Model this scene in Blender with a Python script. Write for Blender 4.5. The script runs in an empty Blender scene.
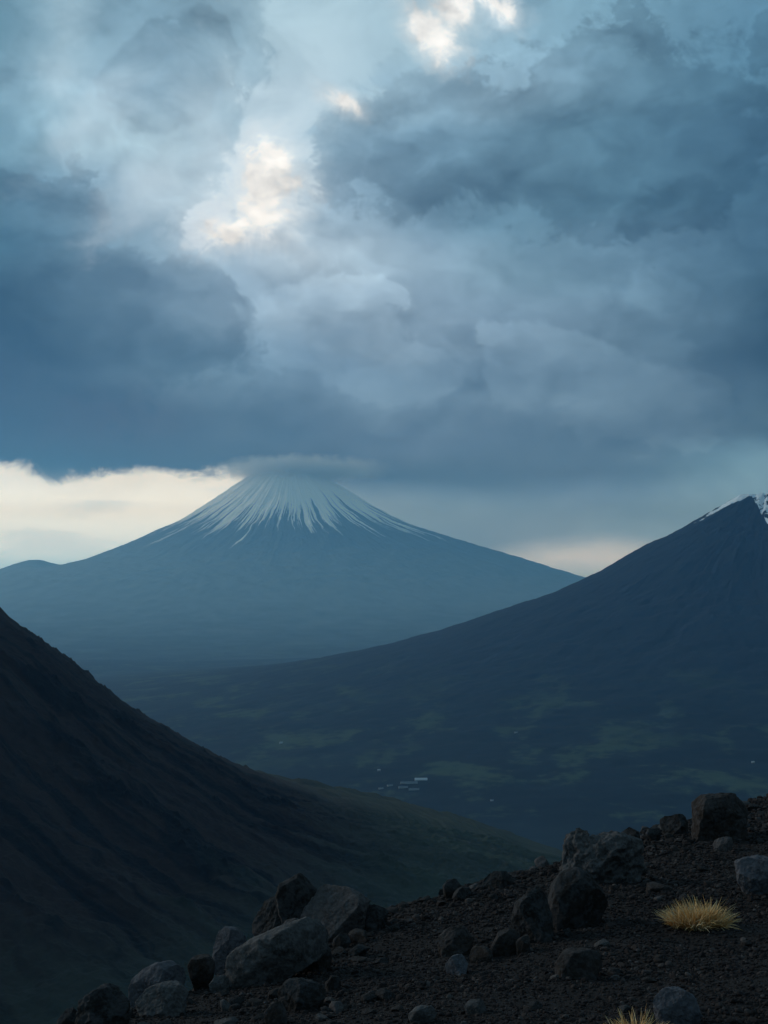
import bpy, bmesh, math, random
import numpy as np
from mathutils import Vector, Matrix, noise as mnoise

# ------------------------------------------------------------------ numbers
F = 1400.0            # focal length in pixels of the 768 x 1024 frame
HY = 580.0            # row of the true horizon
CZ = 1.5              # eye height (world z of the camera)
FLOOR = -1000.0       # valley floor relative to the eye
HAZE_DENSITY = 2.95e-5
HAZE_COLOR = (0.24, 0.58, 1.0)      # air scatters blue most
HAZE_G = 0.5
BOX_TOP, BOX_R = 3780.0, 76000.0
rng = np.random.default_rng(7)
random.seed(7)
scene = bpy.context.scene
COL = scene.collection

def lin(c):
    c = np.array(c, float) / 255.0
    return np.where(c <= 0.04045, c / 12.92, ((c + 0.055) / 1.055) ** 2.4)

# ------------------------------------------------------------------ camera
cam_data = bpy.data.cameras.new("camera")
cam = bpy.data.objects.new("camera", cam_data)
COL.objects.link(cam)
cam.location = (0, 0, CZ)
cam.rotation_euler = (math.radians(90), 0, 0)
cam_data.sensor_fit = 'VERTICAL'
cam_data.sensor_height = 36.0
cam_data.lens = 36.0 * F / 1024.0
cam_data.shift_y = (HY - 512.0) / 1024.0
cam_data.clip_start = 0.1
cam_data.clip_end = 400000.0
scene.camera = cam

scene.render.engine = 'CYCLES'
cy = scene.cycles
cy.use_denoising = True
try:
    cy.denoiser = 'OPENIMAGEDENOISE'
    cy.denoising_input_passes = 'RGB_ALBEDO_NORMAL'
except Exception:
    pass
cy.use_adaptive_sampling = False
cy.max_bounces = 5
cy.diffuse_bounces = 2
cy.glossy_bounces = 1
cy.volume_bounces = 1
cy.transparent_max_bounces = 8
cy.caustics_reflective = False
cy.caustics_refractive = False
cy.sample_clamp_indirect = 4.0
scene.view_settings.view_transform = 'Standard'
scene.view_settings.look = 'None'
scene.view_settings.exposure = 0.0
scene.view_settings.gamma = 1.0
scene.view_settings.use_curve_mapping = False

# ------------------------------------------------------------------ sun
SUN_AZ, SUN_EL = math.radians(-64.0), math.radians(18.0)     # behind the clouds, a little left
sun_data = bpy.data.lights.new("sun", 'SUN')
sun_data.energy = 1.5
sun_data.angle = math.radians(20.0)
sun_data.color = (0.76, 0.90, 1.0)
sun = bpy.data.objects.new("sun", sun_data)
COL.objects.link(sun)
sd = Vector((math.sin(SUN_AZ) * math.cos(SUN_EL), math.cos(SUN_AZ) * math.cos(SUN_EL), math.sin(SUN_EL)))
sun.rotation_euler = sd.to_track_quat('Z', 'Y').to_euler()
sun.location = (0, 0, 50)

# ------------------------------------------------------------------ sky
class NT:
    def __init__(s, tree):
        s.t = tree; s.n = tree.nodes; s.l = tree.links
    def _in(s, sock, v):
        if v is None: return
        if isinstance(v, bpy.types.NodeSocket): s.l.new(v, sock)
        else: sock.default_value = v
    def m(s, op, a, b=None, c=None, clamp=False):
        n = s.n.new('ShaderNodeMath'); n.operation = op; n.use_clamp = clamp
        s._in(n.inputs[0], a); s._in(n.inputs[1], b); s._in(n.inputs[2], c)
        return n.outputs[0]
    def v(s, op, a, b=None, sc=None, out=0):
        n = s.n.new('ShaderNodeVectorMath'); n.operation = op
        s._in(n.inputs[0], a); s._in(n.inputs[1], b)
        if sc is not None: s._in(n.inputs[3], sc)
        return n.outputs[out]
    def comb(s, x, y, z):
        n = s.n.new('ShaderNodeCombineXYZ')
        s._in(n.inputs[0], x); s._in(n.inputs[1], y); s._in(n.inputs[2], z)
        return n.outputs[0]
    def sep(s, v):
        n = s.n.new('ShaderNodeSeparateXYZ'); s._in(n.inputs[0], v); return n.outputs
    def noise(s, vec, scale, detail=4, rough=0.55, color=False, distortion=0.0):
        n = s.n.new('ShaderNodeTexNoise'); s._in(n.inputs['Vector'], vec)
        n.inputs['Scale'].default_value = scale; n.inputs['Detail'].default_value = detail
        n.inputs['Roughness'].default_value = rough; n.inputs['Distortion'].default_value = distortion
        return n.outputs['Color'] if color else n.outputs[0]
    def ss(s, x, a, b, lo=0.0, hi=1.0):
        n = s.n.new('ShaderNodeMapRange'); n.interpolation_type = 'SMOOTHSTEP'
        s._in(n.inputs[0], x); n.inputs[1].default_value = a; n.inputs[2].default_value = b
        n.inputs[3].default_value = lo; n.inputs[4].default_value = hi
        return n.outputs[0]
    def mr(s, x, a, b, lo=0.0, hi=1.0):
        n = s.n.new('ShaderNodeMapRange')
        s._in(n.inputs[0], x); n.inputs[1].default_value = a; n.inputs[2].default_value = b
        n.inputs[3].default_value = lo; n.inputs[4].default_value = hi
        return n.outputs[0]
    def mix(s, f, a, b, blend='MIX'):
        n = s.n.new('ShaderNodeMix'); n.data_type = 'RGBA'; n.blend_type = blend
        s._in(n.inputs[0], f); s._in(n.inputs[6], a); s._in(n.inputs[7], b)
        return n.outputs[2]
    def ramp(s, f, stops, interp='B_SPLINE'):
        n = s.n.new('ShaderNodeValToRGB'); s._in(n.inputs[0], f)
        r = n.color_ramp; r.interpolation = interp
        r.elements[0].position = stops[0][0]; r.elements[0].color = (*stops[0][1], 1)
        r.elements[1].position = stops[-1][0]; r.elements[1].color = (*stops[-1][1], 1)
        for p, c in stops[1:-1]:
            e = r.elements.new(p); e.color = (*c, 1)
        return n.outputs[0]

def px_dir(X, Y):
    az = math.atan((X - 384) / F)
    el = math.atan((HY - Y) / F * math.cos(az))
    return az, el

def through_haze(c, Y, X=384):
    """colour the sky must have so that it shows as c behind the haze"""
    az_, el_ = px_dir(X, Y); el_ = max(el_, 1e-3)
    v = np.array([math.sin(az_) * math.cos(el_), math.cos(az_) * math.cos(el_), math.sin(el_)])
    cs = float(v @ np.array(sd))
    hg = (1 - HAZE_G**2) / (4 * math.pi * (1 + HAZE_G**2 - 2 * HAZE_G * cs) ** 1.5)
    J = sun_data.energy * hg * np.array(sun_data.color) + np.array([0.09, 0.13, 0.15])
    L = min(BOX_R, BOX_TOP / math.sin(el_))
    T = np.exp(-HAZE_DENSITY * np.array(HAZE_COLOR) * L)
    return np.maximum((lin(c) - J * (1 - T)) / T, lin(c) * 0.12)

world = bpy.data.worlds.new("World")
scene.world = world
world.use_nodes = True
wt = world.node_tree
wt.nodes.clear()
W = NT(wt)
tc = wt.nodes.new('ShaderNodeTexCoord').outputs['Generated']
dx, dy, dz = W.sep(tc)
az0 = W.m('ARCTAN2', dx, dy)
el0 = W.m('ARCSINE', dz)
# cloud space: the layers lie flatter towards the horizon
flat = W.comb(az0, W.m('MULTIPLY', el0, 1.7), W.m('MULTIPLY', dy, 0.3))
w1 = W.v('SUBTRACT', W.noise(flat, 3.2, 3, 0.5, color=True), (0.5, 0.5, 0.5))
w2 = W.v('SUBTRACT', W.noise(flat, 11.0, 5, 0.6, color=True), (0.5, 0.5, 0.5))
warp = W.v('ADD', W.v('SCALE', w1, sc=0.085), W.v('SCALE', w2, sc=0.050))
wx, wy, _ = W.sep(warp)
damp = W.ss(el0, 0.03, 0.16, 0.25, 1.0)
az = W.m('ADD', az0, wx)
el = W.m('ADD', el0, W.m('MULTIPLY', wy, damp))
AZ0, AZ1 = -0.36, 0.36
fac = W.mr(az, AZ0, AZ1)

cloud_rows = {
    586: [(0,(150,180,188)),(200,(150,175,182)),(384,(120,150,162)),(500,(130,150,158)),(590,(160,170,172)),(690,(125,148,155)),(768,(115,140,150))],
    540: [(0,(150,180,188)),(384,(120,145,155)),(470,(108,134,147)),(560,(122,142,150)),(620,(122,145,152)),(768,(118,142,150))],
    500: [(0,(150,165,170)),(220,(130,150,158)),(350,(118,140,150)),(430,(122,146,156)),(520,(108,134,147)),(620,(104,130,144)),(700,(116,142,150)),(768,(114,142,150))],
    468: [(0,(74,104,122)),(100,(76,106,126)),(240,(80,112,132)),(340,(80,110,130)),(440,(82,112,130)),(560,(84,112,130)),(640,(90,118,134)),(700,(106,138,150)),(768,(118,150,160))],
    430: [(0,(72,104,124)),(100,(77,106,127)),(240,(84,116,136)),(340,(90,118,138)),(430,(90,118,138)),(560,(90,118,136)),(680,(86,114,132)),(768,(74,104,120))],
    380: [(0,(66,98,120)),(90,(80,112,134)),(200,(102,134,153)),(300,(114,143,163)),(380,(114,143,162)),(460,(110,138,157)),(560,(110,138,156)),(660,(94,122,140)),(740,(68,98,118)),(768,(60,90,108))],
    320: [(0,(58,92,113)),(80,(82,116,138)),(180,(122,151,170)),(260,(142,166,182)),(360,(144,167,182)),(450,(130,156,174)),(550,(118,146,165)),(620,(110,139,157)),(700,(86,118,138)),(768,(58,90,110))],
    260: [(0,(68,108,132)),(80,(100,134,155)),(150,(132,161,178)),(230,(156,178,192)),(320,(176,195,206)),(400,(146,171,186)),(450,(128,155,173)),(520,(110,141,158)),(620,(98,130,150)),(700,(89,123,144)),(768,(68,102,124))],
    200: [(0,(90,128,150)),(60,(106,143,165)),(130,(146,174,190)),(210,(178,198,208)),(300,(180,198,208)),(360,(134,162,180)),(430,(104,136,156)),(500,(98,132,152)),(600,(88,125,145)),(700,(80,116,137)),(768,(62,96,118))],
    140: [(0,(108,146,166)),(60,(134,168,184)),(130,(160,186,198)),(220,(160,186,198)),(290,(144,172,188)),(350,(132,162,180)),(430,(113,147,168)),(520,(106,142,162)),(620,(94,132,152)),(768,(68,104,128))],
    75:  [(0,(120,156,175)),(60,(144,178,194)),(120,(144,174,190)),(170,(138,168,186)),(230,(140,170,186)),(300,(150,178,192)),(360,(136,164,180)),(440,(130,162,180)),(510,(138,168,185)),(628,(108,148,169)),(750,(82,122,145))],
    10:  [(0,(100,142,162)),(60,(140,174,190)),(130,(130,164,182)),(220,(124,158,176)),(300,(160,188,200)),(430,(150,180,194)),(510,(136,170,188)),(570,(128,166,184)),(660,(112,152,172)),(768,(90,130,154))],
    -140:[(0,(96,138,158)),(384,(124,160,176)),(768,(104,140,162))],
}
rows = sorted(cloud_rows.items(), reverse=True)
cc = None
prev_e = None
for Y, stops in rows:
    st = []
    for X, c in stops:
        a = px_dir(X, HY)[0]
        st.append(((a - AZ0) / (AZ1 - AZ0), tuple(through_haze(c, Y, X))))
    st = [(0.0, st[0][1])] + st + [(1.0, st[-1][1])]
    r = W.ramp(fac, st)
    e = px_dir(384, Y)[1]
    if cc is None: cc = r
    else: cc = W.mix(W.ss(el, prev_e, e), cc, r)
    prev_e = e
# billows inside the cloud: puffs lit from above
def puff(vec):
    n = wt.nodes.new('ShaderNodeTexVoronoi'); n.voronoi_dimensions = '2D'; n.feature = 'F1'
    W.l.new(vec, n.inputs['Vector']); n.inputs['Scale'].default_value = 1.0
    n.inputs['Detail'].default_value = 3.0; n.inputs['Roughness'].default_value = 0.52
    n.inputs['Lacunarity'].default_value = 2.2
    return n.outputs['Distance']
w3 = W.v('SUBTRACT', W.noise(flat, 22.0, 4, 0.55, color=True), (0.5, 0.5, 0.5))
w3x, w3y, _ = W.sep(w3)
pu = W.m('ADD', az0, W.m('ADD', W.m('MULTIPLY', wx, 0.6), W.m('MULTIPLY', w3x, 0.030)))
pv_ = W.m('ADD', el0, W.m('ADD', W.m('MULTIPLY', wy, 0.6), W.m('MULTIPLY', w3y, 0.030)))
P1 = W.comb(W.m('MULTIPLY', pu, 8.0), W.m('MULTIPLY', pv_, 12.0), 0.0)
d0 = puff(P1); d1 = puff(W.v('ADD', P1, (-0.03, 0.17, 0.0)))
bill = W.m('MULTIPLY', W.m('SUBTRACT', d1, d0), 0.50)
bill = W.m('ADD', bill, W.mr(d0, 0.1, 0.7, 0.05, -0.05))
b1 = W.noise(flat, 6.0, 6, 0.55, distortion=0.3)
bill = W.m('ADD', bill, W.mr(b1, 0.3, 0.7, -0.08, 0.08))
bill = W.m('MULTIPLY', bill, W.ss(el0, 0.01, 0.12, 0.35, 1.0))
bill = W.m('MAXIMUM', bill, -0.4)

def blob(cx, cy, rx, ry, amp=1.0, rot=0.0, a=None, e=None):
    ca, ce = px_dir(cx, cy)
    p = W.v('SUBTRACT', W.comb(a or azs, e or els, 0.0), (ca, ce, 0.0))
    if rot:
        n = wt.nodes.new('ShaderNodeVectorRotate'); n.rotation_type = 'Z_AXIS'
        W.l.new(p, n.inputs['Vector']); n.inputs['Angle'].default_value = math.radians(rot); p = n.outputs[0]
    q = W.v('MULTIPLY', p, (F / rx, F / ry, 0.0))
    d = W.v('LENGTH', q, out=1)
    return W.m('MULTIPLY', W.m('SUBTRACT', 1.0, d), amp)
def vmax(*xs):
    r = xs[0]
    for x in xs[1:]: r = W.m('SMOOTH_MAX', r, x, 0.25)
    return r
azs = W.m('ADD', az0, W.m('MULTIPLY', wx, 0.35)); els = W.m('ADD', el0, W.m('MULTIPLY', wy, 0.35))
edge = W.m('SUBTRACT', W.noise(W.comb(az0, W.m('MULTIPLY', el0, 1.25), 0.0), 15.0, 9, 0.62, distortion=0.35), 0.5)
fine_e = W.m('SUBTRACT', W.noise(W.comb(azs, els, 1.0), 42.0, 8, 0.68, distortion=0.8), 0.5)
lump = W.mr(d0, 0.05, 0.65, 0.22, -0.22)
# separate masses of cloud, each with a crisp edge against the one behind
def mass(field, amount, width=0.55):
    f = W.m('ADD', field, W.m('ADD', W.m('ADD', W.m('MULTIPLY', edge, 1.5), W.m('MULTIPLY', fine_e, 0.35)), W.m('MULTIPLY', lump, 1.5)))
    side = W.ss(f, -0.06, 0.10, amount * 0.8, -amount)
    near = W.m('EXPONENT', W.m('MULTIPLY', W.m('MULTIPLY', f, f), -1.0 / width**2))
    return W.m('MULTIPLY', side, near)
m1 = mass(vmax(blob(440, 140, 150, 105), blob(610, 130, 260, 135), blob(368, 148, 85, 72)), 0.20)
m2 = mass(vmax(blob(-20, 240, 190, 120), blob(90, 320, 150, 120, rot=20), blob(180, 330, 90, 90)), 0.20)
m3 = mass(vmax(blob(165, 75, 75, 75), blob(215, 40, 45, 60)), 0.13)
m4 = mass(vmax(blob(560, 365, 120, 62), blob(640, 400, 120, 60)), -0.13, 0.4)
m5 = mass(vmax(blob(330, 330, 120, 62), blob(400, 375, 110, 50)), -0.12, 0.4)
m6 = mass(vmax(blob(740, 330, 90, 110), blob(690, 230, 70, 80)), 0.10)
tot = W.m('ADD', W.m('ADD', W.m('ADD', m1, m2), W.m('ADD', m3, m4)), W.m('ADD', m5, m6))
cc = W.v('SCALE', cc, sc=W.m('MAXIMUM', W.m('ADD', W.m('ADD', 1.0, bill), tot), 0.35))

# open sky seen in the gaps: Nishita air for the blue, warm light low down
skyt = wt.nodes.new('ShaderNodeTexSky')
skyt.sky_type = 'NISHITA'; skyt.sun_disc = False
skyt.sun_elevation = SUN_EL; skyt.sun_rotation = SUN_AZ
skyt.altitude = 1800; skyt.air_density = 1.0; skyt.dust_density = 2.0; skyt.ozone_density = 1.5
gap_left = [(px_dir(384, Y)[1], through_haze(c, Y, 180 if Y > 300 else 300)) for Y, c in
            [(590,(150,185,192)),(565,(165,192,196)),(548,(204,214,208)),(525,(228,226,212)),(500,(237,230,212)),(478,(230,223,206)),(440,(226,222,210)),(300,(215,224,228)),(180,(208,224,231)),(80,(194,216,226)),(0,(183,211,222)),(-200,(150,185,200))]]
gap_right = [(px_dir(384, Y)[1], through_haze(c, Y, 550)) for Y, c in
            [(590,(150,170,175)),(572,(170,178,178)),(556,(186,184,176)),(540,(168,174,172)),(524,(124,148,158)),(500,(128,152,162)),(440,(140,165,175)),(0,(172,202,214)),(-200,(150,185,200))]]
E1 = px_dir(384, -200)[1]
def vramp(stops, e):
    f = W.mr(e, 0.0, E1)
    return W.ramp(f, [(max(0.0, s[0]) / E1, tuple(s[1])) for s in stops], 'LINEAR')
def uniq(stops):
    out = []
    for e, c in stops:
        e = max(e, 0.0)
        if out and e <= out[-1][0]: e = out[-1][0] + 1e-4
        out.append((e, c))
    return out
gl = vramp(uniq(gap_left), el); gr = vramp(uniq(gap_right), el)
gap = W.mix(W.ss(az, -0.06, 0.02), gl, gr)
# thin high cloud in the gap
veil = W.ss(W.noise(flat, 9.0, 7, 0.62, distortion=0.6), 0.45, 0.62)
gap = W.mix(W.m('MULTIPLY', veil, W.ss(el0, 0.06, 0.2, 0.10, 0.35)), gap, cc)
streak = W.ss(W.noise(W.comb(W.m('MULTIPLY', azs, 9.0), W.m('MULTIPLY', els, 60.0), 4.0), 1.0, 6, 0.62, distortion=0.7), 0.50, 0.68)
gap = W.mix(W.m('MULTIPLY', streak, W.ss(el0, 0.11, 0.05, 0.0, 0.32)), gap, (*tuple(through_haze((168, 184, 188), 510, 150)), 1))
nish = W.v('SCALE', skyt.outputs[0], sc=0.06)
gap = W.mix(0.06, gap, nish)

edge_soft = W.m('SUBTRACT', W.noise(flat, 7.0, 5, 0.5), 0.5)
top_gap = vmax(blob(328, 15, 105, 105), blob(285, 130, 50, 90, rot=-12), blob(262, 195, 62, 66, rot=-25), blob(215, 225, 52, 34, rot=-20, amp=0.8), blob(415, 5, 60, 45))
top_gap = W.m('ADD', top_gap, W.m('ADD', W.m('MULTIPLY', edge, 1.6), W.m('ADD', W.m('MULTIPLY', fine_e, 0.8), W.m('MULTIPLY', lump, 0.8))))
top_mask = W.m('ADD', W.ss(top_gap, -0.5, 0.30, 0.0, 0.40), W.ss(top_gap, 0.0, 0.20, 0.0, 0.60))
# thin spots in the cloud on the left, running down to the gap
vein = vmax(blob(85, 125, 90, 34, rot=-40), blob(150, 190, 110, 34, rot=-42), blob(72, 35, 34, 80, rot=8), blob(225, 150, 45, 95, rot=-15), blob(240, 90, 40, 80, amp=0.7))
vein = W.m('ADD', vein, W.m('MULTIPLY', edge, 2.4))
vein_mask = W.m('MULTIPLY', W.ss(vein, -0.2, 1.2), 0.58)
# below the cloud base
base_el = W.ramp(W.mr(az0, AZ0, AZ1), [((px_dir(X, HY)[0]-AZ0)/(AZ1-AZ0), (v,)*3) for X, v in
      [(-80, 462),(20, 466),(55, 478),(90, 470),(160, 466),(240, 468),(300, 478),(360, 486),(520, 492),(620, 500),(690, 470),(768, 462)]] , 'LINEAR')
# ramp stored as rows / 600, turned to an elevation
wt.nodes  # (values above are scaled below)
base_node = base_el.node
for e_ in base_node.color_ramp.elements:
    v_ = px_dir(384, e_.color[0])[1]
    e_.color = (v_, v_, v_, 1)
below = W.m('SUBTRACT', base_el, W.m('ADD', el0, W.m('ADD', W.m('MULTIPLY', edge, 0.040), W.m('MULTIPLY', fine_e, 0.022))))
below_mask = W.ss(below, -0.003, 0.008)
# on the right only the strip near the saddle opens up
right_open = W.ss(W.m('ADD', blob(600, 556, 110, 26), W.m('MULTIPLY', edge_soft, 1.2)), -0.2, 0.8)
left_open = W.ss(az0, -0.02, -0.12)
below_mask = W.m('MULTIPLY', below_mask, W.m('MAXIMUM', left_open, right_open))
mask = W.m('MAXIMUM', W.m('MAXIMUM', top_mask, vein_mask), below_mask)
sky = W.mix(mask, cc, gap)
# sunlit heads of cumulus in the gap
cum = vmax(blob(275, 182, 34, 42, rot=-15), blob(262, 218, 44, 30), blob(232, 236, 34, 18), blob(432, 24, 34, 20, rot=40), blob(452, 2, 30, 22), blob(498, 0, 38, 13, rot=20), blob(350, 98, 26, 9, rot=25, amp=0.8))
cum_n = W.m('ADD', W.m('ADD', cum, W.m('MULTIPLY', edge, 3.0)), W.m('ADD', W.m('MULTIPLY', fine_e, 1.6), W.m('MULTIPLY', lump, 1.4)))
cum_mask = W.m('MULTIPLY', W.m('ADD', W.ss(cum_n, -1.1, 0.4, 0.0, 0.38), W.ss(cum_n, -0.25, 0.35, 0.0, 0.62)), 0.97)
cum_shade = W.m('ADD', W.mr(W.noise(W.comb(azs, els, 0.0), 26.0, 6, 0.6), 0.3, 0.7, 0.76, 1.14), W.m('MULTIPLY', W.m('SUBTRACT', d1, d0), 0.8))
cum_col = W.v('SCALE', tuple(through_haze((238, 234, 226), 200)), sc=cum_shade)
sky = W.mix(cum_mask, sky, cum_col)
# the sky behind the camera and overhead: same heavy deck, a bit more even
BACK = tuple(lin((98, 136, 160)))
behind = W.ss(dy, 0.75, 0.1)
sky = W.mix(W.m('MULTIPLY', behind, 0.75), sky, (*BACK, 1))
sky = W.mix(W.ss(dz, -0.002, -0.03), sky, (0.03, 0.05, 0.07, 1))
bg = wt.nodes.new('ShaderNodeBackground')
W.l.new(sky, bg.inputs[0]); bg.inputs[1].default_value = 1.0
world.cycles.sampling_method = 'MANUAL'; world.cycles.sample_map_resolution = 512
wo = wt.nodes.new('ShaderNodeOutputWorld')
W.l.new(bg.outputs[0], wo.inputs[0])

# ------------------------------------------------------------------ noise in numpy
_perm = np.random.default_rng(3).permutation(512).astype(np.int64)
_perm = np.concatenate([_perm, _perm])
_g3 = np.random.default_rng(5).normal(size=(512, 3)); _g3 /= np.linalg.norm(_g3, axis=1)[:, None]
def perlin(x, y, z=0.0):
    x, y, z = np.broadcast_arrays(np.asarray(x, float), np.asarray(y, float), np.asarray(z, float))
    xi, yi, zi = np.floor(x).astype(np.int64), np.floor(y).astype(np.int64), np.floor(z).astype(np.int64)
    xf, yf, zf = x - xi, y - yi, z - zi
    u, v, w = [t * t * t * (t * (t * 6 - 15) + 10) for t in (xf, yf, zf)]
    res = 0
    for i in (0, 1):
        for j in (0, 1):
            for k in (0, 1):
                h = _perm[(_perm[(_perm[(xi + i) & 511] + yi + j) & 511] + zi + k) & 511]
                g = _g3[h]
                d = g[..., 0] * (xf - i) + g[..., 1] * (yf - j) + g[..., 2] * (zf - k)
                res = res + d * (u if i else 1 - u) * (v if j else 1 - v) * (w if k else 1 - w)
    return res * 1.6
def fbm(x, y, z=0.0, oct=5, gain=0.5, lac=2.03):
    a, s = 1.0, 0.0
    for o in range(oct):
        s = s + a * perlin(np.asarray(x) * lac**o + 17.3 * o, np.asarray(y) * lac**o - 9.1 * o, np.asarray(z) * lac**o + 3.7 * o)
        a *= gain
    return s
def ridged(x, y, z=0.0, oct=4, gain=0.5):
    a, s = 1.0, 0.0
    for o in range(oct):
        s = s + a * (1 - 2 * np.abs(perlin(np.asarray(x) * 2.0**o + 5.2 * o, np.asarray(y) * 2.0**o, np.asarray(z) * 2.0**o + o)))
        a *= gain
    return s
def sstep(x, a, b):
    t = np.clip((x - a) / (b - a), 0, 1); return t * t * (3 - 2 * t)

# ------------------------------------------------------------------ mesh helpers
def link(o, parent=None):
    COL.objects.link(o)
    if parent: o.parent = parent
    return o
def tag(o, label=None, cat=None, group=None, kind=None):
    if label: o['label'] = label
    if cat: o['category'] = cat
    if group: o['group'] = group
    if kind: o['kind'] = kind
    return o
def np_mesh(name, V, Fc, mat, smooth=True, attrs=None):
    """V (n,3), Fc (m,3) or (m,4)"""
    V = np.ascontiguousarray(V, np.float32); Fc = np.ascontiguousarray(Fc, np.int32)
    me = bpy.data.meshes.new(name)
    k = Fc.shape[1]
    me.vertices.add(len(V)); me.vertices.foreach_set('co', V.ravel())
    me.loops.add(Fc.size); me.loops.foreach_set('vertex_index', Fc.ravel())
    me.polygons.add(len(Fc)); me.polygons.foreach_set('loop_start', np.arange(0, Fc.size, k, dtype=np.int32))
    try: me.polygons.foreach_set('loop_total', np.full(len(Fc), k, np.int32))
    except Exception: pass
    me.polygons.foreach_set('use_smooth', np.full(len(Fc), smooth, bool))
    me.update(calc_edges=True)
    for an, av in (attrs or {}).items():
        at = me.attributes.new(an, 'FLOAT', 'POINT'); at.data.foreach_set('value', np.ascontiguousarray(av, np.float32).ravel())
    if mat: me.materials.append(mat)
    return me
def grid_faces(n, m, wrap=False):
    """n rings x m points"""
    i = np.arange(n - 1)[:, None]; j = np.arange(m if wrap else m - 1)[None, :]
    j2 = (j + 1) % m
    return np.stack([i * m + j, i * m + j2, (i + 1) * m + j2, (i + 1) * m + j], -1).reshape(-1, 4)
def material(name):
    m = bpy.data.materials.new(name); m.use_nodes = True
    n = NT(m.node_tree); b = m.node_tree.nodes['Principled BSDF']
    b.inputs['Roughness'].default_value = 0.95
    b.inputs['Specular IOR Level'].default_value = 0.15
    return m, n, b
def attr(n, name):
    a = n.n.new('ShaderNodeAttribute'); a.attribute_name = name; return a.outputs['Fac']
def bump(n, b, h, dist, strength=1.0):
    k = n.n.new('ShaderNodeBump'); k.inputs['Strength'].default_value = strength; k.inputs['Distance'].default_value = dist
    n.l.new(h, k.inputs['Height']); n.l.new(k.outputs[0], b.inputs['Normal'])

# ------------------------------------------------------------------ materials
# valley land: dark woods, dry grass, far land paled like haze, in world metres
def land_color(n):
    geo = n.n.new('ShaderNodeNewGeometry').outputs['Position']
    x, y, z = n.sep(geo)
    p = n.comb(n.m('MULTIPLY', x, 0.001), n.m('MULTIPLY', y, 0.001), 0.0)
    big = n.noise(p, 0.55, 5, 0.55)
    mid = n.noise(n.comb(n.m('MULTIPLY', x, 0.001), n.m('MULTIPLY', y, 0.0007), 0.0), 2.6, 6, 0.6, distortion=0.5)
    fine = n.noise(p, 14.0, 5, 0.6)
    wood = n.mix(fine, (0.004, 0.008, 0.013, 1), (0.009, 0.017, 0.023, 1))
    grass = n.mix(fine, (0.026, 0.040, 0.025, 1), (0.055, 0.075, 0.044, 1))
    steppe = n.mix(fine, (0.009, 0.017, 0.023, 1), (0.019, 0.031, 0.037, 1))
    c = n.mix(n.ss(big, 0.50, 0.70), wood, steppe)
    c = n.mix(n.m('MULTIPLY', n.ss(n.m('ADD', mid, n.m('MULTIPLY', n.m('SUBTRACT', fine, 0.5), 0.35)), 0.50, 0.63), n.ss(n.m('ABSOLUTE', n.m('SUBTRACT', big, 0.47)), 0.17, 0.05)), c, grass)
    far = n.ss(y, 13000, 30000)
    haze_tone = n.ss(n.noise(n.comb(n.m('MULTIPLY', x, 0.001), n.m('MULTIPLY', y, 0.00045), 0.0), 1.1, 6, 0.65), 0.50, 0.66)
    c = n.mix(far, c, n.mix(haze_tone, (0.05, 0.085, 0.095, 1), (0.13, 0.175, 0.175, 1)))  # far land paled by distance in its colour, standing in for haze
    return c, fine, (x, y, z)
land, n, b = material('valley_land')
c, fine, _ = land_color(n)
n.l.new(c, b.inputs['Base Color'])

# ------------------------------------------------------------------ valley floor
xs = np.concatenate([-np.geomspace(75000, 9000, 30), np.linspace(-8500, 8500, 171), np.geomspace(9000, 75000, 30)])
ys = np.concatenate([-np.geomspace(75000, 3000, 20), np.linspace(-2500, 2500, 11), np.linspace(3000, 26000, 231), np.geomspace(26500, 75000, 40)])
X, Y = np.meshgrid(xs, ys)
Z = FLOOR + CZ + fbm(X / 3500, Y / 3500, 1.5, 4) * 22 + fbm(X / 600, Y / 600, 4.5, 3) * 5
me = np_mesh('ground', np.stack([X, Y, Z], -1).reshape(-1, 3), grid_faces(len(ys), len(xs)), land)
tag(link(bpy.data.objects.new('ground', me)), kind='structure', label='dark valley floor of woods and meadows')

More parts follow.
